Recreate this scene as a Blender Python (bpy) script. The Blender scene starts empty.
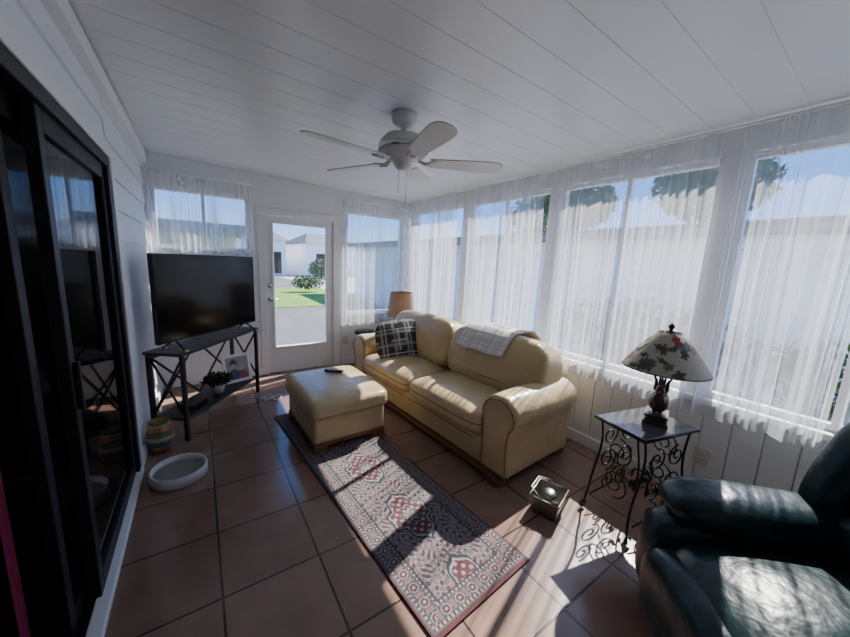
import bpy, bmesh, math, random
from mathutils import Vector, Matrix, Euler
from math import sin, cos, pi, sqrt, atan2
R = random.Random(7)
COL = bpy.context.scene.collection

# ------------------------------------------------------------------ helpers
def M(name, col, rough=.5, metal=0.0, bump=0.0, bscale=40, var=0.0, vscale=5, spec=.5, coat=0.0, emis=None):
    m = bpy.data.materials.new(name); m.use_nodes = True
    nt = m.node_tree; b = nt.nodes['Principled BSDF']
    b.inputs['Base Color'].default_value = (*col, 1)
    b.inputs['Roughness'].default_value = rough
    b.inputs['Metallic'].default_value = metal
    b.inputs['Specular IOR Level'].default_value = spec
    b.inputs['Coat Weight'].default_value = coat
    tc = nt.nodes.new('ShaderNodeTexCoord')
    n = nt.nodes.new('ShaderNodeTexNoise'); n.inputs['Scale'].default_value = vscale; n.inputs['Detail'].default_value = 4
    nt.links.new(tc.outputs['Object'], n.inputs['Vector'])
    r = nt.nodes.new('ShaderNodeMix'); r.data_type = 'RGBA'
    v = max(var, .02)
    r.inputs['A'].default_value = (*[c*(1-v) for c in col], 1)
    r.inputs['B'].default_value = (*[min(1, c*(1+v)) for c in col], 1)
    nt.links.new(n.outputs['Fac'], r.inputs['Factor']); nt.links.new(r.outputs['Result'], b.inputs['Base Color'])
    if bump:
        n2 = nt.nodes.new('ShaderNodeTexNoise'); n2.inputs['Scale'].default_value = bscale; n2.inputs['Detail'].default_value = 3
        nt.links.new(tc.outputs['Object'], n2.inputs['Vector'])
        bp = nt.nodes.new('ShaderNodeBump'); bp.inputs['Strength'].default_value = bump; bp.inputs['Distance'].default_value = .02
        nt.links.new(n2.outputs['Fac'], bp.inputs['Height']); nt.links.new(bp.outputs['Normal'], b.inputs['Normal'])
    return m

def Mattr(name, rough=.8, bump=.3, bscale=300):
    m = M(name, (.5, .5, .5), rough, bump=bump, bscale=bscale)
    nt = m.node_tree; b = nt.nodes['Principled BSDF']
    a = nt.nodes.new('ShaderNodeAttribute'); a.attribute_name = 'Col'
    nt.links.new(a.outputs['Color'], b.inputs['Base Color'])
    return m

def empty(name, loc=(0, 0, 0), rz=0):
    e = bpy.data.objects.new(name, None); COL.objects.link(e)
    e.location = loc; e.rotation_euler = (0, 0, rz); e.empty_display_size = .1
    return e

def mk(name, verts, faces, mat, parent=None, smooth=False, loc=None, rot=None):
    me = bpy.data.meshes.new(name); me.from_pydata(verts, [], faces); me.update()
    if smooth:
        for p in me.polygons: p.use_smooth = True
    o = bpy.data.objects.new(name, me); COL.objects.link(o)
    if mat: me.materials.append(mat)
    if parent: o.parent = parent
    if loc: o.location = loc
    if rot: o.rotation_euler = rot
    return o

def boxes(name, lst, mat, parent=None, bevel=0.0, loc=None, rot=None, seg=2):
    V = []; F = []
    for (a, b) in lst:
        k = len(V)
        x0, y0, z0 = a; x1, y1, z1 = b
        V += [(x0,y0,z0),(x1,y0,z0),(x1,y1,z0),(x0,y1,z0),(x0,y0,z1),(x1,y0,z1),(x1,y1,z1),(x0,y1,z1)]
        F += [tuple(k+i for i in f) for f in [(0,3,2,1),(4,5,6,7),(0,1,5,4),(1,2,6,5),(2,3,7,6),(3,0,4,7)]]
    o = mk(name, V, F, mat, parent, loc=loc, rot=rot)
    if bevel:
        m = o.modifiers.new('b', 'BEVEL'); m.width = bevel; m.segments = seg; m.limit_method = 'ANGLE'
        if seg > 2:
            for p in o.data.polygons: p.use_smooth = True
    return o

def sell(name, c, h, a=5, b=3, n=14, mat=None, parent=None, rot=None, fn=None):
    """soft cushion solid: super-ellipsoid grown from a gridded cube"""
    bm = bmesh.new(); bmesh.ops.create_cube(bm, size=2)
    bmesh.ops.subdivide_edges(bm, edges=bm.edges[:], cuts=n, use_grid_fill=True)
    for v in bm.verts:
        x, y, z = v.co
        x, y, z = [sin(t*pi/2*.92)/sin(pi/2*.92) for t in (x, y, z)]
        r = ((abs(x)**a+abs(y)**a)**(b/a)+abs(z)**b)**(1/b)
        q = Vector((x/r, y/r, z/r))
        if fn: q = Vector(fn(q))
        v.co = Vector((q.x*h[0], q.y*h[1], q.z*h[2]))
    me = bpy.data.meshes.new(name); bm.to_mesh(me); bm.free()
    for p in me.polygons: p.use_smooth = True
    o = bpy.data.objects.new(name, me); COL.objects.link(o); me.materials.append(mat)
    o.location = c
    if rot: o.rotation_euler = rot
    if parent: o.parent = parent
    return o

def tube(name, paths, rad, mat, parent=None, seg=8, closed=False, loc=None, rot=None):
    if not isinstance(paths[0][0], (tuple, list, Vector)): paths = [paths]
    V = []; F = []
    for path in paths:
        P = [Vector(p) for p in path]; n = len(P); k0 = len(V)
        up = None
        for i, p in enumerate(P):
            if closed: t = P[(i+1) % n]-P[i-1]
            else: t = P[min(i+1, n-1)]-P[max(i-1, 0)]
            if t.length < 1e-9: t = Vector((0, 0, 1))
            t.normalize()
            if up is None:
                up = t.orthogonal().normalized()
            up = (up-t*up.dot(t))
            if up.length < 1e-6: up = t.orthogonal()
            up.normalize()
            w = t.cross(up)
            rr = rad(i/(n-1)) if callable(rad) else rad
            for j in range(seg):
                an = 2*pi*j/seg
                V.append(tuple(p+up*rr*cos(an)+w*rr*sin(an)))
        m = n if closed else n-1
        for i in range(m):
            for j in range(seg):
                a = k0+i*seg+j; b_ = k0+i*seg+(j+1) % seg
                c = k0+((i+1) % n)*seg+(j+1) % seg; d = k0+((i+1) % n)*seg+j
                F.append((a, b_, c, d))
        if not closed:
            F.append(tuple(k0+j for j in range(seg))[::-1]); F.append(tuple(k0+(n-1)*seg+j for j in range(seg)))
    return mk(name, V, F, mat, parent, True, loc, rot)

def lathe(name, prof, mat, parent=None, seg=40, loc=None, rot=None, wob=None):
    V = []; F = []
    for (r, z) in prof:
        for j in range(seg):
            a = 2*pi*j/seg; rr = r*(wob(a, z) if wob else 1)
            V.append((rr*cos(a), rr*sin(a), z))
    for i in range(len(prof)-1):
        for j in range(seg):
            F.append((i*seg+j, i*seg+(j+1) % seg, (i+1)*seg+(j+1) % seg, (i+1)*seg+j))
    return mk(name, V, F, mat, parent, True, loc, rot)

def extr(name, prof, y0, y1, mat, parent=None, bevel=.02, loc=None, rot=None):
    """profile in xz extruded along y"""
    n = len(prof)
    V = [(x, y0, z) for x, z in prof]+[(x, y1, z) for x, z in prof]
    F = [tuple(range(n)), tuple(range(2*n-1, n-1, -1))]+[(i, i+n, (i+1) % n+n, (i+1) % n) for i in range(n)]
    o = mk(name, V, F, mat, parent, True, loc, rot)
    bm = bmesh.new(); bm.from_mesh(o.data); bmesh.ops.recalc_face_normals(bm, faces=bm.faces); bm.to_mesh(o.data); bm.free()
    m = o.modifiers.new('b', 'BEVEL'); m.width = bevel; m.segments = 4; m.limit_method = 'ANGLE'; m.angle_limit = .9
    return o

def paint(o, fn):
    ca = o.data.color_attributes.new('Col', 'FLOAT_COLOR', 'POINT')
    for i, v in enumerate(o.data.vertices):
        ca.data[i].color = (*fn(v.co), 1)

def leaves(name, c, h, n, size, mat, parent=None, seed=1):
    r = random.Random(seed); V = []; F = []
    for i in range(n):
        d = Vector((r.gauss(0, 1), r.gauss(0, 1), r.gauss(0, 1))).normalized()*(r.random()**.4)
        p = Vector((c[0]+d.x*h[0], c[1]+d.y*h[1], c[2]+d.z*h[2]))
        e = Euler((r.uniform(0, 6), r.uniform(0, 6), r.uniform(0, 6))).to_matrix(); s = size*r.uniform(.6, 1.3)
        k = len(V)
        for q in [(-1, 0, 0), (0, -.4, .1), (1, 0, 0), (0, .4, .1)]:
            V.append(tuple(p+e @ (Vector(q)*s)))
        F.append((k, k+1, k+2, k+3))
    return mk(name, V, F, mat, parent)

# ------------------------------------------------------------------ materials
white = M('white_paint', (.77, .78, .79), .45, var=.03)
trimw = M('white_trim', (.80, .80, .80), .35)
ceilm = M('ceiling_paint', (.76, .77, .78), .30, var=.02, bump=.05, bscale=8)
siding = M('siding_paint', (.78, .80, .83), .5, var=.03)
black = M('black_metal', (.008, .008, .009), .45, spec=.3)
blackwood = M('black_wood', (.014, .012, .012), .4, bump=.1)
leather = M('cream_leather', (.56, .425, .225), .30, bump=.5, bscale=8, var=.10, vscale=6, spec=.55)
seamm = M('leather_seam', (.22, .145, .07), .5)
teal = M('teal_leather', (.004, .020, .023), .32, bump=.4, bscale=11, var=.2, spec=.32)
wood = M('reddish_wood', (.20, .075, .03), .35, var=.2, vscale=12)
screen = M('tv_screen', (.004, .004, .005), .15, spec=.25)
iron = M('wrought_iron', (.015, .013, .012), .45, metal=.4)
steel = M('tin_metal', (.30, .29, .27), .38, metal=1, bump=.1)
chrome = M('nickel', (.6, .6, .6), .25, metal=1)
fanw = M('fan_white', (.66, .65, .63), .4)
plastic = M('beige_plastic', (.62, .60, .54), .5)
concrete = M('concrete', (.45, .44, .42), .9, var=.15)
asphalt = M('asphalt', (.12, .12, .125), .9, var=.15)
grass = M('grass', (.14, .26, .03), .9, var=.4, vscale=3, bump=.4)
leafm = M('foliage', (.05, .11, .02), .6, var=.4)
housew = M('house_siding', (.85, .86, .88), .7, var=.04)
gutter = M('gutter_grey', (.16, .17, .18), .6)
roofm = M('roof_shingle', (.13, .13, .14), .8, var=.2)
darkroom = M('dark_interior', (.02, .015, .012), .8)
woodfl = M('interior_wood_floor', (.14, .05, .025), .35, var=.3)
plum = M('plum_fabric', (.26, .012, .07), .8)
lampbrown = M('brown_shade', (.34, .21, .12), .7, var=.2)
ceramic_w = M('white_ceramic', (.60, .60, .58), .3)
tanm = M('dish_inside', (.22, .21, .18), .8, var=.2)

def glass(name, tint=(1, 1, 1), refl=.08):
    m = bpy.data.materials.new(name); m.use_nodes = True; nt = m.node_tree; nt.nodes.clear()
    o = nt.nodes.new('ShaderNodeOutputMaterial'); t = nt.nodes.new('ShaderNodeBsdfTransparent'); g = nt.nodes.new('ShaderNodeBsdfGlossy')
    t.inputs['Color'].default_value = (*tint, 1); g.inputs['Roughness'].default_value = .02
    mx = nt.nodes.new('ShaderNodeMixShader'); mx.inputs[0].default_value = refl
    nt.links.new(t.outputs[0], mx.inputs[1]); nt.links.new(g.outputs[0], mx.inputs[2]); nt.links.new(mx.outputs[0], o.inputs[0])
    return m
slglass = glass('slider_glass', (.55, .55, .55), .24)
clearg = glass('clear_glass', (.97, .98, .98), .05)

def sheer():
    m = bpy.data.materials.new('sheer_voile'); m.use_nodes = True; nt = m.node_tree; nt.nodes.clear()
    o = nt.nodes.new('ShaderNodeOutputMaterial'); t = nt.nodes.new('ShaderNodeBsdfTransparent')
    d = nt.nodes.new('ShaderNodeBsdfDiffuse'); tr = nt.nodes.new('ShaderNodeBsdfTranslucent')
    d.inputs['Color'].default_value = (.90, .90, .92, 1); tr.inputs['Color'].default_value = (.92, .92, .95, 1)
    a = nt.nodes.new('ShaderNodeMixShader'); a.inputs[0].default_value = .55
    nt.links.new(d.outputs[0], a.inputs[1]); nt.links.new(tr.outputs[0], a.inputs[2])
    tc = nt.nodes.new('ShaderNodeTexCoord'); n = nt.nodes.new('ShaderNodeTexNoise'); n.inputs['Scale'].default_value = 4
    nt.links.new(tc.outputs['Object'], n.inputs['Vector'])
    mr = nt.nodes.new('ShaderNodeMapRange'); mr.inputs['To Min'].default_value = .22; mr.inputs['To Max'].default_value = .38
    nt.links.new(n.outputs['Fac'], mr.inputs['Value'])
    mx = nt.nodes.new('ShaderNodeMixShader')
    nt.links.new(mr.outputs[0], mx.inputs[0]); nt.links.new(t.outputs[0], mx.inputs[1]); nt.links.new(a.outputs[0], mx.inputs[2])
    nt.links.new(mx.outputs[0], o.inputs[0])
    return m
voile = sheer()

def tilemat():
    m = bpy.data.materials.new('terracotta_tile'); m.use_nodes = True; nt = m.node_tree; b = nt.nodes['Principled BSDF']
    tc = nt.nodes.new('ShaderNodeTexCoord'); mp = nt.nodes.new('ShaderNodeMapping')
    mp.inputs['Location'].default_value = (-.01+.435*10, -1.53+.435*10, 0)
    nt.links.new(tc.outputs['Object'], mp.inputs['Vector'])
    br = nt.nodes.new('ShaderNodeTexBrick'); br.offset = 0; br.squash = 1
    br.inputs['Scale'].default_value = 1; br.inputs['Brick Width'].default_value = .435; br.inputs['Row Height'].default_value = .435
    br.inputs['Mortar Size'].default_value = .006; br.inputs['Mortar Smooth'].default_value = .3; br.inputs['Bias'].default_value = 0
    br.inputs['Color1'].default_value = (.225, .135, .096, 1); br.inputs['Color2'].default_value = (.27, .165, .12, 1)
    br.inputs['Mortar'].default_value = (.04, .032, .028, 1)
    nt.links.new(mp.outputs['Vector'], br.inputs['Vector'])
    n = nt.nodes.new('ShaderNodeTexNoise'); n.inputs['Scale'].default_value = 6; n.inputs['Detail'].default_value = 6
    nt.links.new(tc.outputs['Object'], n.inputs['Vector'])
    mr = nt.nodes.new('ShaderNodeMapRange'); mr.inputs['To Min'].default_value = .75; mr.inputs['To Max'].default_value = 1.25
    nt.links.new(n.outputs['Fac'], mr.inputs['Value'])
    mx = nt.nodes.new('ShaderNodeMix'); mx.data_type = 'RGBA'; mx.blend_type = 'MULTIPLY'; mx.inputs['Factor'].default_value = 1
    nt.links.new(br.outputs['Color'], mx.inputs['A']); nt.links.new(mr.outputs[0], mx.inputs['B'])
    nt.links.new(mx.outputs['Result'], b.inputs['Base Color'])
    bp = nt.nodes.new('ShaderNodeBump'); bp.inputs['Strength'].default_value = .5; bp.inputs['Distance'].default_value = .004; bp.invert = True
    nt.links.new(br.outputs['Fac'], bp.inputs['Height']); nt.links.new(bp.outputs['Normal'], b.inputs['Normal'])
    b.inputs['Roughness'].default_value = .17; b.inputs['Specular IOR Level'].default_value = .6
    return m

# ------------------------------------------------------------------ room shell
LX, RX, FY, BY = -.43, 2.80, 4.60, -1.6
boxes('floor', [((LX-.12, BY, -.1), (RX+.1, FY+.1, 0))], tilemat())

# ceiling: planks running across the room, sloping down to the windows
V = []; F = []
y = BY; i = 0
def zc(x): return 2.535-.025*(x-LX)
while y < FY+.1:
    w = .205; g = .004
    for dz, y0, y1 in ((0, y, y+w-g), (.0022, y+w-g, y+w)):
        k = len(V)
        V += [(LX-.2, y0, zc(LX-.2)+dz), (RX+.12, y0, zc(RX+.12)+dz), (RX+.12, y1, zc(RX+.12)+dz), (LX-.2, y1, zc(LX-.2)+dz),
              (LX-.2, y0, 2.68), (RX+.12, y0, 2.62), (RX+.12, y1, 2.62), (LX-.2, y1, 2.68)]
        F += [tuple(k+j for j in f) for f in [(0,3,2,1),(4,5,6,7),(0,1,5,4),(1,2,6,5),(2,3,7,6),(3,0,4,7)]]
    y += w
mk('ceiling', V, F, ceilm)

# left wall lap siding
def lap(name, segs):
    V = []; F = []
    for (y0, y1, z0, z1) in segs:
        z = z0
        while z < z1-.01:
            t = min(z+.2, z1); k = len(V)
            V += [(LX+.016, y0, z), (LX+.002, y0, t), (LX-.1, y0, t), (LX-.1, y0, z),
                  (LX+.016, y1, z), (LX+.002, y1, t), (LX-.1, y1, t), (LX-.1, y1, z)]
            F += [tuple(k+j for j in f) for f in [(0,1,2,3),(7,6,5,4),(0,4,5,1),(1,5,6,2),(2,6,7,3),(3,7,4,0)]]
            z = t
    return mk(name, V, F, siding)
lap('wall_left', [(2.86, FY, 0, 2.6), (.5, 2.86, 2.1, 2.6), (BY, .5, 0, 2.6)])
boxes('trim_1', [((LX, 2.86, 0), (LX+.028, 2.93, 2.09)), ((LX, .4, 2.09), (LX+.028, 2.93, 2.17)), ((LX, BY, 2.43), (LX+.06, FY, 2.52))], trimw, bevel=.004)
boxes('trim_2', [((LX-.02, .4, 0), (LX+.035, 2.86, .035))], trimw, bevel=.005)
boxes('baseboard_left', [((LX, 2.93, 0), (LX+.03, FY, .09))], trimw, bevel=.004)

# dark room behind the slider
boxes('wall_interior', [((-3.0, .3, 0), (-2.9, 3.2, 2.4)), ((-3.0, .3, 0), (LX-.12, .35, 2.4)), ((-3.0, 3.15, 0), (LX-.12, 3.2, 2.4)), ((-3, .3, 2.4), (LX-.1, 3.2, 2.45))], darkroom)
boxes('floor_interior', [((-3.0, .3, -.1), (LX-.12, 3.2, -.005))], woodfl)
# sliding door
e = empty('door_1')
fx0, fx1 = LX-.13, LX+.02
boxes('frame', [((fx0, 2.79, .03), (fx1, 2.86, 2.03)), ((fx0, .4, 2.03), (fx1, 2.86, 2.1)), ((fx0, .4, 0), (fx1, 2.86, .03)), ((fx0, .4, .03), (fx1, .47, 2.03))], black, e, .005)
def slpanel(y0, y1, x):
    w = .06
    boxes('sash', [((x-.02, y0, .03), (x+.02, y0+w, 2.03)), ((x-.02, y1-w, .03), (x+.02, y1, 2.03)), ((x-.02, y0+w, .03), (x+.02, y1-w, .12)), ((x-.02, y0+w, 1.95), (x+.02, y1-w, 2.03))], black, e, .004)
    boxes('pane', [((x-.004, y0+w, .12), (x+.004, y1-w, 1.95))], slglass, e)
slpanel(1.78, 2.79, LX-.02)
slpanel(1.62, 2.64, LX-.075)
boxes('handle', [((LX+.0, 1.80, .9), (LX+.02, 1.82, 1.1))], black, e, .004)
# plum curtain edge hanging in the dark room
V = []; F = []
for j in range(16):
    yy = 1.585+.055*j/15; xx = -.60+.008*sin(j*1.1)
    V += [(xx, yy, .005), (xx, yy, .84)]
for j in range(15): F.append((2*j, 2*j+2, 2*j+3, 2*j+1))
mk('plum_drape', V, F, plum, smooth=True)

# far wall
def vpanel_far(x0, x1, z0, z1):
    out = []; x = x0
    while x < x1-.005:
        t = min(x+.15, x1); out.append(((x+.002, FY-.008, z0), (t-.002, FY+.05, z1))); x = t
    return out
W = [((LX-.1, FY, 0), (-.37, FY+.1, 2.62)), ((-.37, FY, 0), (.54, FY+.1, 1.58)), ((-.37, FY, 2.22), (.54, FY+.1, 2.62)),
     ((.54, FY, 0), (.70, FY+.1, 2.62)), ((.70, FY, 2.06), (1.58, FY+.1, 2.62)), ((1.58, FY, 0), (1.76, FY+.1, 2.62)),
     ((1.76, FY, 0), (2.68, FY+.1, .75)), ((1.76, FY, 2.22), (2.68, FY+.1, 2.62)), ((2.68, FY, 0), (RX+.1, FY+.1, 2.62))]
boxes('wall_far', W+vpanel_far(LX, .62, .1, 1.52)+vpanel_far(1.68, RX, .1, .7), white, bevel=.002)
boxes('baseboard_far', [((LX+.03, FY-.025, 0), (.62, FY-.009, .1)), ((1.68, FY-.025, 0), (RX-.02, FY-.009, .1))], trimw, bevel=.003)
boxes('wall_back', [((LX-.1, BY-.1, 0), (RX+.1, BY, 2.62))], white)
# right wall
posts = [4.52, 3.26, 2.0, .74, -.52]
Wl = [((RX, BY, 0), (RX+.1, FY+.1, .74)), ((RX, BY, 2.30), (RX+.1, FY+.1, 2.60)), ((RX, BY, .74), (RX+.1, -1.5, 2.30))]
for p in posts: Wl.append(((RX, p-.05, .74), (RX+.1, p+.05, 2.30)))
y = BY
while y < FY-.01:
    t = min(y+.15, FY-.01); Wl.append(((RX-.012, y+.003, .1), (RX+.03, t-.003, .70))); y = t
boxes('wall_right', Wl, white, bevel=.002)
boxes('baseboard_right', [((RX-.03, BY, 0), (RX-.013, FY-.03, .1))], trimw, bevel=.003)
boxes('trim_3', [((RX-.05, BY, .70), (RX+.02, FY, .74))], trimw, bevel=.004)

def window(name, axis, a0, a1, z0, z1, at, mull):
    L = []; w = .035
    def bx(p0, p1, q0, q1, d=0):
        if axis == 'y': L.append(((at+d, p0, q0), (at+.05-d, p1, q1)))
        else: L.append(((p0, at+d, q0), (p1, at+.05-d, q1)))
    bx(a0, a0+w, z0+w, z1-w); bx(a1-w, a1, z0+w, z1-w); bx(a0, a1, z0, z0+w); bx(a0, a1, z1-w, z1)
    for r_ in mull: bx(r_-.018, r_+.018, z0+w, z1-w, .004)
    e = empty(name)
    boxes('frame', L, trimw, e, .003)
    q = at+.02
    m_ = [a0]+mull+[a1]
    G = []
    for i_ in range(len(m_)-1):
        p0, p1 = m_[i_]+.03, m_[i_+1]-.03
        G.append(((q, p0, z0+w), (q+.004, p1, z1-w)) if axis == 'y' else ((p0, q, z0+w), (p1, q+.004, z1-w)))
    boxes('pane', G, clearg, e)
window('window_1', 'x', -.37, .54, 1.58, 2.22, FY+.03, [.085])
window('window_2', 'x', 1.76, 2.68, .75, 2.22, FY+.03, [])
k = 3
ps = posts+[-1.555]
for i in range(5):
    window('window_%d' % k, 'y', ps[i+1]+.052, ps[i]-.052, .742, 2.298, RX+.03, [(ps[i+1]+ps[i])/2]); k += 1

# entry door
e = empty('door_2')
dx0, dx1 = .70, 1.58
boxes('casing', [((dx0-.08, FY-.02, 0), (dx0+.012, FY+.1, 2.045)), ((dx1-.012, FY-.02, 0), (dx1+.08, FY+.1, 2.045)), ((dx0-.08, FY-.024, 2.046), (dx1+.08, FY+.1, 2.13))], trimw, e, .006)
gx0, gx1, gz0, gz1 = .80, 1.47, .36, 1.95
boxes('leaf', [((dx0+.014, FY+.01, .01), (gx0, FY+.055, 2.04)), ((gx1, FY+.01, .01), (dx1-.014, FY+.055, 2.04)), ((gx0, FY+.01, .01), (gx1, FY+.055, gz0)), ((gx0, FY+.01, gz1), (gx1, FY+.055, 2.04))], trimw, e, .003)
boxes('glazing_bead', [((gx0-.03, FY-.002, gz0-.03), (gx0+.004, FY+.015, gz1+.03)), ((gx1-.004, FY-.002, gz0-.03), (gx1+.03, FY+.015, gz1+.03)), ((gx0+.004, FY-.002, gz0-.03), (gx1-.004, FY+.015, gz0)), ((gx0+.004, FY-.002, gz1), (gx1-.004, FY+.015, gz1+.03))], white, e, .005)
boxes('pane', [((gx0, FY+.03, gz0), (gx1, FY+.034, gz1))], clearg, e)
lathe('rosette', [(0, 0), (.03, 0), (.03, .012), (0, .012)], chrome, e, 20, (.745, FY+.01, 1.0), (pi/2, 0, 0))
tube('lever', [(.745, FY+.0, 1.0), (.745, FY-.05, 1.0), (.76, FY-.055, 1.0), (.85, FY-.055, .995)], .009, chrome, e)
lathe('deadbolt', [(0, 0), (.028, 0), (.028, .02), (0, .02)], chrome, e, 20, (.745, FY+.01, 1.17), (pi/2, 0, 0))
boxes('threshold', [((dx0, FY-.01, 0), (dx1, FY+.1, .012))], chrome, e)

# ------------------------------------------------------------------ curtains
def curtain(name, axis, a0, a1, at, zt, zb, seed, flare=0):
    r = random.Random(seed); L = abs(a1-a0)
    nf = max(4, int(L/.055)); n = nf*9; rows = 18
    ph = [0]
    for i in range(n): ph.append(ph[-1]+2*pi/9*(1+.5*sin(i*.13+seed)+.35*sin(i*.061*2+seed*2)))
    V = []; F = []
    amps = [r.uniform(.45, 1.6) for _ in range(nf*3+4)]
    for j in range(rows+1):
        t = j/rows
        for i in range(n+1):
            s = i/n; A = amps[int(ph[i]/(2*pi)) % len(amps)]
            A2 = .010+.024*min(1, t*2.5)
            if t < .05: A2 = .006
            dep = A2*A*sin(ph[i]+.5*sin(t*3+seed))
            lat = .015*min(1, t*2)*A*sin(2*ph[i]+1)+.018*t*sin(s*7+seed)
            c = a0+(a1-a0)*s+lat
            z = zt+(zb-zt)*t+(.012*sin(ph[i]*.5+seed) if j == rows else 0)
            V.append((at+dep, c, z) if axis == 'y' else (c, at+dep, z))
    for j in range(rows):
        for i in range(n):
            a = j*(n+1)+i; F.append((a, a+1, a+n+2, a+n+1))
    return mk(name, V, F, voile, smooth=True)
cx = RX-.10
ci = 0
for i in range(5):
    hi, lo = ps[i]-.02, ps[i+1]+.02
    if i == 0: hi = FY-.06
    g = .045
    mid = (hi+lo)/2
    for (a, b_) in ((lo+g*.6, mid+.0), (mid+.01, hi-g*.6)):
        curtain('sheer_curtain' if ci == 0 else 'sheer_curtain.%03d' % ci, 'y', a, b_, cx, 2.42, .66+.03*sin(i*2), 11+ci*3); ci += 1
for (a, b_, zb) in ((-.40, .08, 1.55), (.09, .57, 1.55), (1.67, 2.15, .6), (2.16, 2.66, .6)):
    curtain('sheer_curtain.%03d' % ci, 'x', a, b_, FY-.08, 2.34, zb, 11+ci*3); ci += 1
tube('curtain_rod', [(cx, BY+.02, 2.431), (cx, FY-.05, 2.431)], .008, trimw)
tube('curtain_rod.001', [(-.41, FY-.08, 2.351), (.57, FY-.08, 2.351)], .008, trimw)
tube('curtain_rod.002', [(1.67, FY-.08, 2.351), (2.66, FY-.08, 2.351)], .008, trimw)

# ------------------------------------------------------------------ ceiling fan
e = empty('ceiling_fan', (1.17, 2.04, 2.23))
top = zc(1.17)-2.23
lathe('canopy', [(0, top), (.085, top), (.085, top-.02), (.075, top-.055), (.045, top-.075), (0, top-.078)], fanw, e)
lathe('downrod', [(.02, top-.07), (.02, .10)], fanw, e, 16)
lathe('motor', [(0, .145), (.06, .145), (.12, .13), (.155, .09), (.16, .05), (.15, .02), (.12, -.01), (.07, -.03), (.06, -.05), (.045, -.07), (0, -.075)], fanw, e)
lathe('motor_band', [(.161, .07), (.166, .065), (.166, .04), (.161, .035)], chrome, e)
for q in range(5):
    a = math.radians(43+72*q)
    rot = (0, 0, a)
    tube('bracket_%d' % (q+1), [[(.10, 0, -.01), (.15, .02, -.03), (.22, .035, -.02)], [(.10, 0, -.01), (.15, -.02, -.03), (.22, -.035, -.02)]], .008, fanw, e, rot=rot)
    V = []; F = []; pts = []
    for s in [0, .1, .3, .5, .7, .85, .93, .98, 1]:
        x = .18+.50*s; w = .052+.020*min(1, s*1.5)
        if s > .85: w *= sqrt(max(0.05, 1-((s-.85)/.155)**2))
        pts.append((x, w))
    for (x, w) in pts:
        for z in (-.004, .004):
            tilt = -.2
            V += [(x, -w, -.02+z-w*tilt), (x, w, -.02+z+w*tilt)]
    for j in range(len(pts)-1):
        k = 4*j
        F += [(k, k+4, k+5, k+1), (k+2, k+3, k+7, k+6), (k, k+2, k+6, k+4), (k+1, k+5, k+7, k+3)]
    F += [(0, 1, 3, 2), (4*len(pts)-4, 4*len(pts)-2, 4*len(pts)-1, 4*len(pts)-3)]
    mk('blade_%d' % (q+1), V, F, fanw, e, rot=rot)
tube('pull_chain', [[(.03, 0, -.07), (.03, 0, -.3)], [(-.02, .02, -.07), (-.02, .02, -.22)]], .002, chrome, e, 6)
sell('chain_knob', (.03, 0, -.31), (.008, .008, .014), 2, 2, 4, fanw, e)

# ------------------------------------------------------------------ sofa
def plinth(parent, hx, hy, z=.055, foot=.14):
    boxes('wood_base', [((-hx, -hy, .035), (hx, -hy+.03, z+.02)), ((-hx, hy-.03, .035), (hx, hy, z+.02)), ((-hx, -hy, .035), (-hx+.03, hy, z+.02)), ((hx-.03, -hy, .035), (hx, hy, z+.02))], wood, parent, .006)
    L = []
    for sx in (-1, 1):
        for sy in (-1, 1):
            x0, x1 = sorted((sx*(hx+.008), sx*(hx-foot))); y0, y1 = sorted((sy*(hy+.008), sy*(hy-.035)))
            L.append(((x0, y0, 0), (x1, y1, z)))
            x0, x1 = sorted((sx*(hx+.007), sx*(hx-.035))); y0, y1 = sorted((sy*(hy+.009), sy*(hy-foot)))
            L.append(((x0, y0, 0), (x1, y1, z-.001)))
    boxes('bracket_feet', L, wood, parent, .01)
def sq(cx0, cy0, z0, hx, hy, e=.25, n=64):
    return [(cx0+hx*math.copysign(abs(cos(a))**e, cos(a)), cy0+hy*math.copysign(abs(sin(a))**e, sin(a)), z0) for a in [2*pi*k_/n for k_ in range(n)]]

sofa = empty('leather_sofa', (2.03, 2.57, 0), math.radians(93.5))
HL = 1.18
plinth(sofa, HL-.05, .43)
boxes('frame_body', [((-HL+.1, -.42, .07), (HL-.1, .41, .30))], leather, sofa, .03, seg=4)
backs = []
for s in (-1, 1):
    sell('seat_cushion_%d' % (1 if s < 0 else 2), (s*.465, .10, .375), (.475, .37, .12), 8, 3.2, 16, leather, sofa,
         fn=lambda q: (q[0], q[1], q[2]*(1+.12*(1-q[0]**2)*(1-q[1]**2))))
    tube('seat_welt', sq(s*.465, .10, .385, .474, .370), .005, seamm, sofa, 6, True)
    b_ = sell('back_cushion_%d' % (1 if s < 0 else 2), (s*.545, -.20, .68), (.56, .155, .285), 10, 3.8, 20, leather, sofa, (math.radians(14), 0, 0),
         fn=lambda q: (q[0]*(1-.02*max(0, q[2])), q[1]*(1+.25*(1-q[0]**2)*max(0, 1-(q[2]+.1)**2)), q[2]*(1-.03*q[0]**2)))
    backs.append(b_)
    cr_ = []
    for k_ in range(33):
        x_ = -.50+1.0*k_/32; cr_.append((x_, .155*1.25*(1-(x_/.56)**2*.2)-.012, -.10-.05*cos(x_*3.2)))
    tube('back_seam', cr_, .004, seamm, b_, 6)
    tube('front_welt', [(s*.03, .462, .285), (s*.90, .462, .285)], .005, seamm, sofa)
sell('back_frame', (0, -.36, .47), (1.10, .10, .40), 8, 5, 14, leather, sofa, (math.radians(8), 0, 0))
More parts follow.
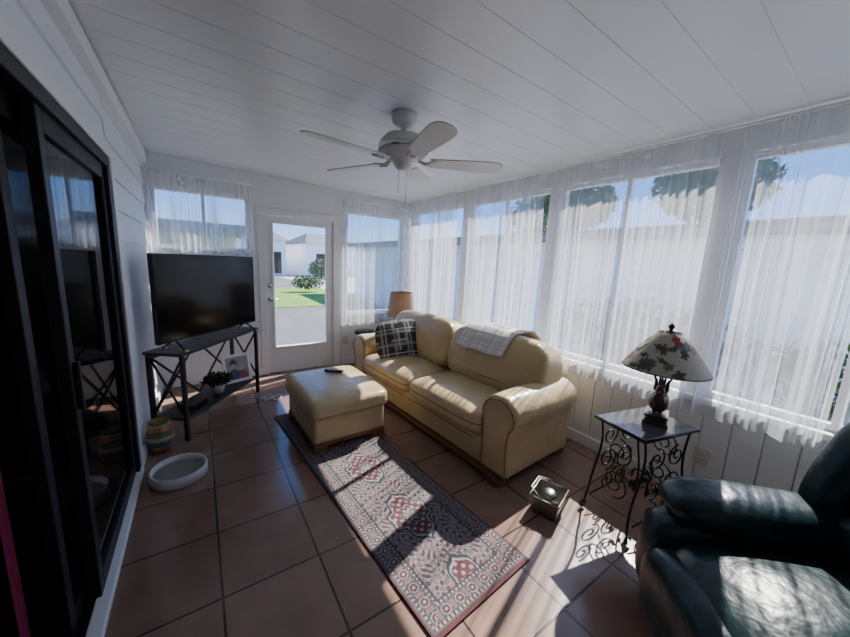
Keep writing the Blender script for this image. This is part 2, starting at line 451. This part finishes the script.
def armprof(sgn):
    pr = []
    pr.append((-.12, .07)); pr.append((-.12, .30)); pr.append((-.13, .44))
    c = (.02, .53); r_ = .155
    for t in range(0, 17):
        a = math.radians(200-t*(200+38)/16)
        pr.append((c[0]+r_*cos(a), c[1]+r_*.88*sin(a)))
    pr.append((.125, .36)); pr.append((.125, .20)); pr.append((.135, .07))
    return [(x*sgn, z) for x, z in pr]
for s in (-1, 1):
    extr('rolled_arm_%d' % (1 if s < 0 else 2), armprof(s), -.40, .42, leather, sofa, .04, loc=(s*(HL-.13), 0, 0))
    pr = armprof(s)
    tube('arm_welt', [(x*.90, .420, .30+(z-.30)*.92) for x, z in pr], .005, seamm, sofa, 6, True, loc=(s*(HL-.13), 0, 0))

def plaid(base, l1, sc):
    def f(u, v):
        c = Vector(base)
        for w, (col, ww, off) in enumerate(l1):
            for t in (u, v):
                if ((t+off) % sc) < ww: c = c.lerp(Vector(col), .5)
        return tuple(c)
    return f
cloth = Mattr('woven_plaid', .9)
pf = plaid((.82, .79, .73), [((.42, .41, .39), .012, 0), ((.34, .33, .33), .006, .03), ((.58, .56, .53), .022, .055)], .11)
nu, nv = 90, 110
V = []; F = []; UV = []
pathyz = [(-.53, .55), (-.515, .80), (-.46, .92), (-.38, .975), (-.29, .985), (-.20, .97), (-.11, .92), (-.04, .84), (-.01, .78)]
def pl(t):
    f = t*(len(pathyz)-1); i = min(int(f), len(pathyz)-2); f -= i
    return (pathyz[i][0]*(1-f)+pathyz[i+1][0]*f, pathyz[i][1]*(1-f)+pathyz[i+1][1]*f)
for j in range(nv+1):
    y_, z_ = pl(j/nv)
    for i in range(nu+1):
        u = i/nu; sk = .14*(j/nv)
        x_ = -.80+.56*u+sk*.6
        V.append((x_, y_+.005*sin(u*19+j*.05), z_+.006*sin(u*13+1))); UV.append((.56*u, .75*j/nv))
for j in range(nv):
    for i in range(nu):
        a = j*(nu+1)+i; F.append((a, a+1, a+nu+2, a+nu+1))
bl = mk('throw_blanket', V, F, cloth, None, True, loc=sofa.location, rot=sofa.rotation_euler)
ca = bl.data.color_attributes.new('Col', 'FLOAT_COLOR', 'POINT')
for i, uv in enumerate(UV): ca.data[i].color = (*pf(*uv), 1)
for bk_ in (backs[0], backs[1]):
    m = bl.modifiers.new('w', 'SHRINKWRAP'); m.target = bk_; m.wrap_method = 'NEAREST_SURFACEPOINT'; m.wrap_mode = 'OUTSIDE'; m.offset = .012
m = bl.modifiers.new('s', 'SOLIDIFY'); m.thickness = .008; m.offset = 1

pf2 = plaid((.03, .03, .035), [((.85, .83, .76), .011, 0), ((.45, .43, .40), .028, .05)], .14)
pil = sell('throw_pillow', (1.85, 3.17, .665), (.27, .25, .07), 3.4, 1.6, 34, cloth)
qn = Vector((-.38, -.80, .48)).normalized().to_track_quat('Z', 'Y')
pil.rotation_mode = 'QUATERNION'; pil.rotation_quaternion = qn @ Euler((0, 0, .15)).to_quaternion()
paint(pil, lambda c: pf2(c.x+1, c.y+1))

# ------------------------------------------------------------------ ottoman
ot = empty('leather_ottoman', (.985, 2.85, .012), math.radians(1.5))
plinth(ot, .31, .39, foot=.11)
boxes('body', [((-.315, -.395, .06), (.315, .395, .30))], leather, ot, .03, seg=4)
sell('top_cushion', (0, 0, .345), (.355, .44, .10), 9, 4, 18, leather, ot, fn=lambda q: (q[0], q[1], q[2]*(1+.10*(1-q[0]**2)*(1-q[1]**2))))
tube('piping', sq(0, 0, .305, .350, .435), .006, seamm, ot, 6, True)
rm = empty('tv_remote', (1.03, 3.00, .472), .9)
boxes('body', [((-.025, -.09, 0), (.025, .09, .018))], black, rm, .006)
boxes('buttons', [((-.014+.01*i, -.06+.018*j, .018), (-.008+.01*i, -.052+.018*j, .020)) for i in range(3) for j in range(7)], plastic, rm)

# ------------------------------------------------------------------ rug
def rugcol(u, v, W=.66, L=2.4):
    cream = (.33, .30, .28); mar = (.12, .030, .04); navy = (.032, .040, .054); pink = (.24, .125, .125); gry = (.10, .115, .125)
    du = W/2-abs(u); dv = L/2-abs(v); d = min(du, dv); t = v if du < dv else u
    if d < .012: return mar
    if d < .022: return gry
    if d < .034: return cream if int((t+9)/.012) % 2 else mar
    if d < .10:
        q = (t+9) % .085-.0425; rr = sqrt(q*q+(d-.066)**2)
        if rr < .008: return cream
        if rr < .020: return mar
        if rr < .025: return cream
        if abs(abs(q)-.04) < .008 and abs(d-.066) < .022: return pink
        s = sin(t*150)*sin(d*260+t*40)
        return gry if s > .0 else (pink if s < -.7 else navy)
    if d < .112: return cream if int((t+9)/.012) % 2 else mar
    if d < .122: return navy
    vv = ((v+.29*11) % .58)-.29
    r = abs(u)/.16+abs(vv)/.27; an = atan2(vv, u)
    r2 = r+.10*cos(an*8)
    if r2 < .22: return cream if r2 > .10 else mar
    if r2 < .40: return navy if r2 < .33 else pink
    if r2 < .80:
        s = sin(u*110)*sin(vv*105)
        return mar if s < .25 else (pink if s < .5 else cream)
    if r2 < .87: return cream
    if r2 < .97: return navy
    s = sin(u*95+2*sin(v*33))*sin(v*82+2*sin(u*41))
    if s > .50: return mar
    if s > .25: return gry
    if s < -.55: return pink
    if s < -.32: return navy
    return (.235, .22, .215)
W_, L_ = .66, 2.42
nu, nv = 165, 605
V = []; F = []
for j in range(nv+1):
    for i in range(nu+1):
        V.append((-W_/2+W_*i/nu, -L_/2+L_*j/nv, .012))
for j in range(nv):
    for i in range(nu):
        a = j*(nu+1)+i; F.append((a, a+1, a+nu+2, a+nu+1))
k = len(V)
V += [(-W_/2, -L_/2, .001), (W_/2, -L_/2, .001), (W_/2, L_/2, .001), (-W_/2, L_/2, .001)]
n1 = nu+1
F.append([k+3, k+2, k+1, k])
F.append([k, k+1]+[i for i in range(nu, -1, -1)])
F.append([k+2, k+3]+[nv*n1+i for i in range(0, nu+1)])
F.append([k+1, k+2]+[j*n1+nu for j in range(nv, -1, -1)])
F.append([k+3, k]+[j*n1 for j in range(0, nv+1)])
rug = mk('runner_rug', V, F, Mattr('persian_wool', .95, .5, 250), loc=(.955, 2.09, 0), rot=(0, 0, math.radians(4.6)))
rr = random.Random(3)
def rc(c):
    a = rugcol(c.x, c.y); n = rr.uniform(.8, 1.2); g_ = sum(a)/3
    return tuple((t*.8+g_*.2)*n for t in a)
paint(rug, rc)

# ------------------------------------------------------------------ recliner
rc_ = empty('leather_recliner', (1.71, -.09, 0), math.radians(45))
sell('base_body', (0, -.02, .20), (.40, .40, .18), 6, 6, 12, teal, rc_)
sell('seat_cushion', (0, .08, .40), (.28, .40, .11), 4, 2.6, 16, teal, rc_, fn=lambda q: (q[0], q[1], q[2]*(1+.2*(1-q[0]**2)*(1-q[1]**2))))
sell('footrest', (0, .44, .27), (.29, .10, .19), 5, 3, 14, teal, rc_)
for s in (-1, 1):
    sell('arm_side', (s*.36, .05, .28), (.115, .43, .25), 4, 4, 14, teal, rc_)
    sell('arm_pad', (s*.365, .03, .56), (.135, .39, .09), 3.4, 2.4, 16, teal, rc_, fn=lambda q: (q[0]*(1+.12*q[1]), q[1], q[2]*(1+.15*(q[1] > 0)*q[1])))
sell('back_shell', (0, -.36, .62), (.42, .10, .42), 5, 4, 14, teal, rc_, (math.radians(16), 0, 0))
sell('lumbar_cushion', (0, -.22, .56), (.33, .12, .15), 4, 2.5, 14, teal, rc_, (math.radians(16), 0, 0))
sell('mid_cushion', (0, -.28, .74), (.36, .12, .14), 4, 2.5, 14, teal, rc_, (math.radians(18), 0, 0))
sell('head_cushion', (0, -.33, .93), (.42, .14, .14), 4, 2.4, 14, teal, rc_, (math.radians(20), 0, 0))
for s in (-1, 1):
    sell('back_wing', (s*.38, -.28, .78), (.09, .14, .27), 3, 3, 10, teal, rc_, (math.radians(18), 0, 0))

# ------------------------------------------------------------------ side table (wrought iron)
st = empty('wrought_iron_side_table', (2.22, .78, 0), math.radians(-13))
tw, td, th = .23, .16, .64
boxes('table_top', [((-tw, -td, th-.005), (tw, td, th+.012))], M('dark_stone', (.07, .065, .06), .10, var=.3), st, .004)
tube('top_rim', [(-tw, -td, th), (tw, -td, th), (tw, td, th), (-tw, td, th)], .010, iron, st, 6, True)
paths = []
for sx in (-1, 1):
    for sy in (-1, 1):
        p = []
        for i in range(24):
            t = i/23; z = th*(1-t)
            off = .03*sin(t*pi*2)-.0
            p.append((sx*(tw-.03-off+.05*max(0, t-.75)*4*.8), sy*(td-.02+.02*max(0, t-.75)*4), max(z, .01)))
        x0, y0 = p[-1][0], p[-1][1]
        for i in range(1, 12):
            a = i/11*pi*1.5; p.append((x0+sx*.022*sin(a), y0, .01+.022*(1-cos(a))))
        paths.append(p)
tube('legs', paths, .007, iron, st, 6)
def spiral(cx0, z0, y0, r0, turns, d=1, ax='x', ph=0):
    p = []
    for i in range(40):
        t = i/39; a = ph+d*t*turns*2*pi; r_ = r0*(1-.85*t)
        q = (cx0+r_*cos(a), z0+r_*sin(a))
        p.append((q[0], y0, q[1]) if ax == 'x' else (y0, q[0], q[1]))
    return p
sp = []
for y0 in (-td+.01, td-.01):
    for sx in (-1, 1):
        sp.append(spiral(sx*.085, .50, y0, .07, 1.6, sx, 'x', pi/2))
        sp.append(spiral(sx*.085, .33, y0, .085, 1.6, -sx, 'x', -pi/2))
        sp.append(spiral(sx*.07, .17, y0, .06, 1.4, sx, 'x', pi/2))
    sp.append([(-tw+.03, y0, .10), (0, y0, .14), (tw-.03, y0, .10)])
for x0 in (-tw+.03, tw-.03):
    sp.append(spiral(0, .48, x0, .09, 1.7, 1, 'y', pi/2)); sp.append(spiral(0, .28, x0, .09, 1.7, -1, 'y', -pi/2))
tube('scrollwork', sp, .005, iron, st, 6)
leaves('iron_leaves', (0, 0, .28), (.15, .15, .14), 26, .035, iron, st, 5)

# table lamp
tl = empty('table_lamp', (2.29, .755, th+.013), .3)
dred = M('dark_red_glaze', (.07, .016, .012), .25, var=.5, vscale=30)
dbr = M('bronze_dark', (.035, .022, .015), .35, var=.3)
boxes('pedestal', [((-.09, -.065, 0), (.09, .065, .02)), ((-.075, -.052, .02), (.075, .052, .045)), ((-.082, -.06, .045), (.082, .06, .058))], dbr, tl, .004)
sell('figurine_body', (-.005, 0, .130), (.070, .052, .068), 2.2, 2.2, 10, dred, tl)
sell('figurine_breast', (-.05, 0, .15), (.038, .038, .045), 2, 2, 8, dred, tl)
sell('figurine_head', (-.065, 0, .215), (.027, .024, .03), 2, 2, 8, dred, tl)
tube('figurine_neck', [(-.03, 0, .15), (-.06, 0, .21)], .022, dred, tl)
tube('figurine_beak', [(-.085, 0, .215), (-.11, 0, .206)], lambda t: .009*(1-t)+.001, dbr, tl)
tube('figurine_tail', [[(.03, 0, .14), (.085, y0, .18), (.10, y0, .225), (.08, y0*1.5, .26)] for y0 in (-.03, -.01, .01, .03)], lambda t: .017*(1-t*.7), dbr, tl)
tube('figurine_legs', [[(-.01, -.015, .055), (-.01, -.015, .09)], [(-.01, .015, .055), (-.01, .015, .09)]], .008, dbr, tl)
tube('stem', [(.01, 0, .15), (.01, 0, .59)], .006, dbr, tl)
sh = lathe('shade', [(.225*(1-t)**.85+.055*(1-(1-t)**.85)+0, .335+.225*t) for t in [i/50 for i in range(51)]], Mattr('floral_shade', .7, .1), tl, 220)
rs = random.Random(12); blobs = []
for i in range(64):
    blobs.append((rs.uniform(0, 2*pi), rs.uniform(.345, .54), rs.uniform(.016, .036), rs.choice([(.22, .03, .035), (.35, .08, .08), (.40, .18, .15), (.05, .07, .04), (.04, .06, .035), (.07, .10, .06), (.10, .12, .09), (.05, .06, .05)]), rs.uniform(0, 3), rs.uniform(.3, .9)))
def shc(c):
    a = atan2(c.y, c.x); r_ = sqrt(c.x**2+c.y**2); col = (.38, .35, .27)
    for (ba, bz, br_, bc, bo, asp) in blobs:
        da = (a-ba+pi) % (2*pi)-pi; x_ = da*r_; z_ = c.z-bz
        X = x_*cos(bo)+z_*sin(bo); Z = (-x_*sin(bo)+z_*cos(bo))/asp
        an = atan2(Z, X); rr_ = sqrt(X*X+Z*Z)
        if rr_ < br_*(1+.25*cos(5*an)): col = bc
    if c.z < .342 or c.z > .553: col = (.10, .05, .02)
    return col
paint(sh, shc)
lathe('finial', [(0, .56), (.012, .565), (.008, .575), (.018, .59), (.012, .605), (0, .615)], dbr, tl, 16)
tube('shade_spider', [[(.0, 0, .558), (.055*cos(a), .055*sin(a), .558)] for a in (0, 2.1, 4.2)], .003, dbr, tl, 6)

# ------------------------------------------------------------------ tin box on floor
tb = empty('metal_tin_bin', (1.80, 1.10, 0), math.radians(18))
def taper(name, h0, h1, z0, z1, t, mat, parent):
    def ring(h, z): return [(-h[0], -h[1], z), (h[0], -h[1], z), (h[0], h[1], z), (-h[0], h[1], z)]
    V = ring(h0, z0)+ring(h1, z1)+ring((h1[0]-t, h1[1]-t), z1)+ring((h0[0]-t, h0[1]-t), z0+t)
    F = [(3, 2, 1, 0)]
    for a in (0, 4, 8):
        for i in range(4): F.append((a+i, a+(i+1) % 4, a+4+(i+1) % 4, a+4+i))
    F.append((12, 13, 14, 15))
    o = mk(name, V, F, mat, parent); b = o.modifiers.new('b', 'BEVEL'); b.width = .006; b.segments = 2
    return o
taper('bin', (.085, .075), (.105, .092), .004, .12, .003, steel, tb)
tube('rim', [(-.105, -.092, .12), (.105, -.092, .12), (.105, .092, .12), (-.105, .092, .12)], .007, steel, tb, 8, True)
sell('ball', (.01, 0, .105), (.05, .045, .03), 2, 2, 8, steel, tb)
tube('swing_handle', [(-.107, 0, .115), (-.11, .03, .14), (-.07, .095, .155), (.07, .095, .155), (.11, .03, .14), (.107, 0, .115)], .004, steel, tb)

# ------------------------------------------------------------------ dish + pot
pd = empty('round_pet_dish', (-.185, 2.65, 0))
lathe('bowl', [(0, .002), (.155, .002), (.165, .01), (.165, .075), (.16, .082), (.15, .075), (.146, .03)], ceramic_w, pd, 48)
lathe('padding', [(.147, .045), (.13, .052), (.07, .04), (0, .038)], tanm, pd, 48)
cp = empty('painted_ceramic_pot', (-.315, 3.10, 0))
pot = lathe('pot', [(0, .002)]+[(.062+.028*sin(pi*min(1, t*1.1))+.0, .003+.25*t) for t in [i/60 for i in range(61)]]+[(.070, .25), (.062, .22), (.05, .05)], Mattr('painted_glaze', .3, .02), cp, 96)
bands = [(.22, .05, .03), (.36, .19, .06), (.06, .09, .16), (.38, .33, .24), (.09, .15, .07), (.33, .10, .03), (.38, .30, .10)]
def pc(c):
    i = int(c.z/.036); b_ = bands[i % 7]; u_ = int((atan2(c.y, c.x)+pi)/(2*pi)*9+i*.5)
    if u_ % 2 and i % 2: return bands[(i+3) % 7]
    if abs((c.z % .036)-.018) > .0155: return (.03, .02, .02)
    return b_
paint(pot, pc)

# ------------------------------------------------------------------ TV stand (diagonal)
dang = atan2(.80, .60)
ts = empty('tv_stand', (.06, 3.68, 0), dang)
hl, hd = .56, .16
boxes('top_shelf', [((-hl, -hd, .725), (hl, hd, .75))], blackwood, ts, .004)
boxes('lower_shelf', [((-hl+.03, -hd+.01, .17), (hl-.03, hd-.01, .19))], blackwood, ts, .004)
L = []
for sx in (-1, 1):
    for sy in (-1, 1):
        x = sx*(hl-.03); y_ = sy*(hd-.02); L.append(((x-.015, y_-.015, 0), (x+.015, y_+.015, .725)))
L.append(((-hl+.05, hd-.03, .68), (hl-.05, hd-.01, .724)))
boxes('posts', L, blackwood, ts, .002)
xp = []
for sx in (-1, 1):
    x = sx*(hl-.03)
    xp += [[(x, -hd+.02, .2), (x, hd-.02, .71)], [(x, hd-.02, .2), (x, -hd+.02, .71)]]
xp += [[(-.0, hd-.02, .2), (hl-.03, hd-.02, .71)], [(0, hd-.02, .2), (-hl+.03, hd-.02, .71)], [(-hl+.03, hd-.02, .2), (0, hd-.02, .71)], [(hl-.03, hd-.02, .2), (0, hd-.02, .71)]]
tube('cross_braces', xp, .010, blackwood, ts, 6)

tv = empty('television', (.10, 3.62, .752), atan2(.73, .68))
boxes('panel', [((-.57, -.012, .07), (.57, .03, .775))], black, tv, .004)
boxes('screen', [((-.562, -.014, .085), (.562, -.0115, .767))], screen, tv)
boxes('rear_housing', [((-.38, .03, .12), (.38, .07, .5))], black, tv, .01)
tube('feet', [[(sx*.42, .0, .08), (sx*.44, -.10, .006)] for sx in (-1, 1)]+[[(sx*.42, .01, .08), (sx*.44, .11, .006)] for sx in (-1, 1)], .008, black, tv)
boxes('foot_pads', [((sx*.44-.02, sy*.10-.03, 0), (sx*.44+.02, sy*.10+.03, .01)) for sx in (-1, 1) for sy in (-1, 1)], chrome, tv, .002)

def onstand(x, y_, z):
    v = Vector((x, y_, z)); v.rotate(Euler((0, 0, dang))); return v+Vector((.06, 3.68, 0))
pfm = empty('picture_frame', onstand(.32, -.06, .195), dang-.6)
frm = [((-.14, -.01, 0), (-.11, .01, .30)), ((.11, -.01, 0), (.14, .01, .30)), ((-.11, -.01, 0), (.11, .01, .03)), ((-.11, -.01, .27), (.11, .01, .30))]
boxes('frame', frm, trimw, pfm, .003, rot=(math.radians(-14), 0, 0))
ph = mk('photo', [(-.111+.222*i/20, -.002, .025+.25*j/20) for j in range(21) for i in range(21)], [(j*21+i, j*21+i+1, j*21+i+22, j*21+i+21) for j in range(20) for i in range(20)], Mattr('photo_print', .3, 0), pfm, rot=(math.radians(-14), 0, 0))
def phc(c):
    for (x_, z_, r_, col) in ((-.035, .17, .03, (.5, .32, .25)), (.04, .145, .028, (.5, .33, .26)), (-.035, .20, .04, (.05, .03, .02)), (-.035, .08, .06, (.06, .07, .15)), (.045, .06, .06, (.3, .06, .06))):
        if (c.x-x_)**2+(c.z-z_)**2 < r_*r_: return col
    return (.28, .30, .28)
paint(ph, phc)
pl_ = empty('potted_plant', onstand(.03, -.03, .192))
lathe('pot', [(0, 0), (.045, 0), (.06, .08), (.055, .085), (.05, .07), (0, .07)], ceramic_w, pl_, 24)
leaves('foliage', (0, 0, .14), (.13, .11, .06), 240, .035, M('dark_leaf', (.015, .03, .012), .5), pl_, 9)
boxes('set_top_box', [((-.09, -.07, 0), (.09, .07, .035))], black, None, .004, loc=onstand(-.28, 0, .192), rot=(0, 0, dang))
pts = [(.42+.07*sin(i*.45)+.02*i/3, 3.88+.06*cos(i*.62)-.004*i+0, .006) for i in range(40)]
tube('white_power_cord', pts, .0035, trimw, None, 6)

# ------------------------------------------------------------------ corner table + lamp behind the sofa
et = empty('round_end_table', (2.42, 4.22, 0))
lathe('top', [(0, .56), (.21, .56), (.22, .57), (.21, .585), (0, .585)], blackwood, et)
lathe('pedestal', [(.16, 0), (.14, .02), (.03, .05), (.022, .3), (.035, .5), (.06, .56)], blackwood, et, 24)
cl = empty('corner_lamp', (2.46, 4.20, .586))
lathe('base', [(0, 0), (.07, 0), (.07, .01), (.03, .03), (.05, .09), (.055, .13), (.02, .19), (.01, .22), (.01, .28)], dbr, cl, 24)
lathe('shade', [(.205, .17), (.165, .52)], lampbrown, cl, 40)
lathe('finial', [(0, .51), (.01, .52), (.012, .54), (0, .55)], dbr, cl, 12)
sb = empty('black_stool', (1.93, 4.30, 0))
lathe('seat', [(0, .50), (.13, .50), (.15, .52), (.14, .55), (0, .56)], black, sb, 28)
tube('legs', [[(.08*cos(a), .08*sin(a), .51), (.14*cos(a), .14*sin(a), 0)] for a in (0.3, 1.87, 3.44, 5.0)], .012, black, sb)
for i, (yy, zz) in enumerate(((.62, .33), (2.9, .33))):
    boxes('wall_outlet' if i == 0 else 'wall_outlet.%03d' % i, [((RX-.022, yy-.045, zz-.06), (RX-.012, yy+.045, zz+.06)), ((RX-.028, yy-.02, zz+.01), (RX-.02, yy+.02, zz+.04)), ((RX-.028, yy-.02, zz-.04), (RX-.02, yy+.02, zz-.01))], plastic, None, .002)
boxes('wall_outlet.002', [((1.71, FY-.018, .3), (1.79, FY-.0085, .42))], plastic, None, .002)

# ------------------------------------------------------------------ outside
boxes('ground', [((-40, -30, -.25), (60, 60, -.15))], concrete)
boxes('street', [((-40, 5.2, -.149), (5.6, 11.6, -.14))], asphalt)
boxes('lawn', [((-40, 11.6, -.149), (5.6, 19, -.12))], grass)
boxes('street.001', [((-40, 19, -.149), (5.6, 29, -.14))], asphalt)
h = empty('neighbour_house')
L = []
z = -.15
while z < 2.15:
    L.append(((6.6, -12, z), (6.75, 16, z+.2))); z += .205
boxes('siding', L, housew, h, .006)
boxes('eave', [((6.1, -12.3, 2.14), (6.8, 16.3, 2.26))], gutter, h, .01)
mk('roof', [(6.05, -12.3, 2.26), (6.05, 16.3, 2.26), (9.5, 16.3, 2.6), (9.5, -12.3, 2.6), (6.05, -12.3, 2.30), (6.05, 16.3, 2.30), (9.5, 16.3, 2.65), (9.5, -12.3, 2.65)], [(0, 1, 2, 3), (4, 7, 6, 5), (0, 4, 5, 1)], roofm, h)
h2 = empty('distant_house', (0, 0, .002))
boxes('walls', [((2, 32, -.15), (6.6, 40, 2.9)), ((8.2, 31, -.15), (13.5, 42, 2.8)), ((-9, 30, -.15), (-1, 38, 2.5))], housew, h2)
mk('roof', [(1.7, 31.5, 2.9), (6.9, 31.5, 2.9), (6.9, 40.5, 2.9), (1.7, 40.5, 2.9), (3, 36, 4.1), (5.7, 36, 4.1), (-9.3, 29.5, 2.5), (-.7, 29.5, 2.5), (-.7, 38, 2.5), (-9.3, 38, 2.5), (-8, 34, 3.9), (-2, 34, 3.9),
            (7.9, 30.5, 2.8), (13.8, 30.5, 2.8), (13.8, 42.5, 2.8), (7.9, 42.5, 2.8), (9.5, 36, 4), (12, 36, 4)],
   [(0, 1, 5, 4), (1, 2, 5), (2, 3, 4, 5), (3, 0, 4), (6, 7, 11, 10), (7, 8, 11), (8, 9, 10, 11), (9, 6, 10), (12, 13, 17, 16), (13, 14, 17), (14, 15, 16, 17), (15, 12, 16)], roofm, h2)
boxes('windows', [((3.6, 31.95, .9), (4.6, 32.05, 1.9)), ((5.3, 31.95, .0), (6.2, 32.05, 1.9)), ((9, 30.95, .9), (10.5, 31.05, 1.9)), ((-6, 29.95, .9), (-4, 30.05, 1.9))], black, h2)
cpt = empty('carport', (0, 0, -.118))
boxes('posts', [((x_, y_, 0), (x_+.12, y_+.12, 2.3)) for x_ in (-4.5, -1.6, 1.2) for y_ in (12.2, 15.6)], trimw, cpt)
boxes('roof', [((-4.8, 12, 2.3), (1.6, 16, 2.55))], gutter, cpt, .01)
boxes('back_wall', [((-4.5, 15.72, 0), (1.3, 15.8, 2.3))], housew, cpt)
leaves('hedge_bush', (4.4, 16.5, .36), (.8, .4, .36), 900, .07, leafm, None, 2)
leaves('hedge_bush.001', (7.4, 24, .75), (1.0, .8, .75), 1600, .10, leafm, None, 3)
leaves('hedge_bush.002', (5.8, 2.4, .55), (.35, 1.6, .6), 1800, .06, leafm, None, 4)
leaves('hedge_bush.003', (5.7, .2, .42), (.35, .9, .5), 1200, .06, leafm, None, 5)
for i, (x, y_, z, s) in enumerate(((13, 3.9, 4.3, 1.5), (12, 7.6, 4.0, 1.3), (16, 12, 4.0, 2.2))):
    t_ = empty('tree' if i == 0 else 'tree.%03d' % i, (x, y_, -.148))
    tube('trunk', [(0, 0, 0), (.1, 0, z*.5), (0, .1, z)], lambda t: .18*(1-.5*t), wood, t_)
    leaves('crown', (0, 0, z+.15), (s, s, s*.75), 2200, .17, leafm, t_, 20+i)

# ------------------------------------------------------------------ light
w = bpy.data.worlds.new('sky'); bpy.context.scene.world = w; w.use_nodes = True
nt = w.node_tree; bg = nt.nodes['Background']
tc = nt.nodes.new('ShaderNodeTexCoord'); sx_ = nt.nodes.new('ShaderNodeSeparateXYZ'); cr = nt.nodes.new('ShaderNodeValToRGB')
nt.links.new(tc.outputs['Generated'], sx_.inputs[0]); nt.links.new(sx_.outputs['Z'], cr.inputs[0])
cr.color_ramp.elements[0].position = 0; cr.color_ramp.elements[0].color = (.46, .67, 1, 1)
cr.color_ramp.elements[1].position = .8; cr.color_ramp.elements[1].color = (.12, .30, .80, 1)
el = cr.color_ramp.elements.new(.14); el.color = (.15, .38, 1, 1)
nz = nt.nodes.new('ShaderNodeTexNoise'); nz.inputs['Scale'].default_value = 3; nz.inputs['Detail'].default_value = 6
nt.links.new(tc.outputs['Generated'], nz.inputs['Vector'])
cr2 = nt.nodes.new('ShaderNodeValToRGB'); cr2.color_ramp.elements[0].position = .64; cr2.color_ramp.elements[1].position = .9
cr2.color_ramp.elements[1].color = (.35, .35, .35, 1)
nt.links.new(nz.outputs['Fac'], cr2.inputs[0])
mx = nt.nodes.new('ShaderNodeMix'); mx.data_type = 'RGBA'; mx.inputs['B'].default_value = (1, 1, 1, 1)
nt.links.new(cr2.outputs['Color'], mx.inputs['Factor']); nt.links.new(cr.outputs['Color'], mx.inputs['A'])
nt.links.new(mx.outputs['Result'], bg.inputs['Color']); bg.inputs['Strength'].default_value = 2.7
sd = bpy.data.lights.new('sun', 'SUN'); sd.energy = 22; sd.angle = math.radians(.6); sd.color = (1, .96, .90)
so = bpy.data.objects.new('sun', sd); COL.objects.link(so); so.location = (8, 3, 9)
d = Vector((-1, -.32, -1.02)).normalized()
so.rotation_euler = d.to_track_quat('-Z', 'Y').to_euler()

# ------------------------------------------------------------------ camera
cd = bpy.data.cameras.new('camera'); co = bpy.data.objects.new('camera', cd); COL.objects.link(co)
cd.sensor_fit = 'HORIZONTAL'; cd.sensor_width = 36; cd.lens = 36*330/850; cd.clip_start = .02; cd.clip_end = 300
r = Vector((.8266, -.561, .0463)); u = Vector((.0558, .1635, .985)); bk = -Vector((.5602, .8116, -.1664))
mt = Matrix((r, u, bk)).transposed().to_4x4(); mt.translation = (0, 0, 1.55)
co.matrix_world = mt
bpy.context.scene.camera = co
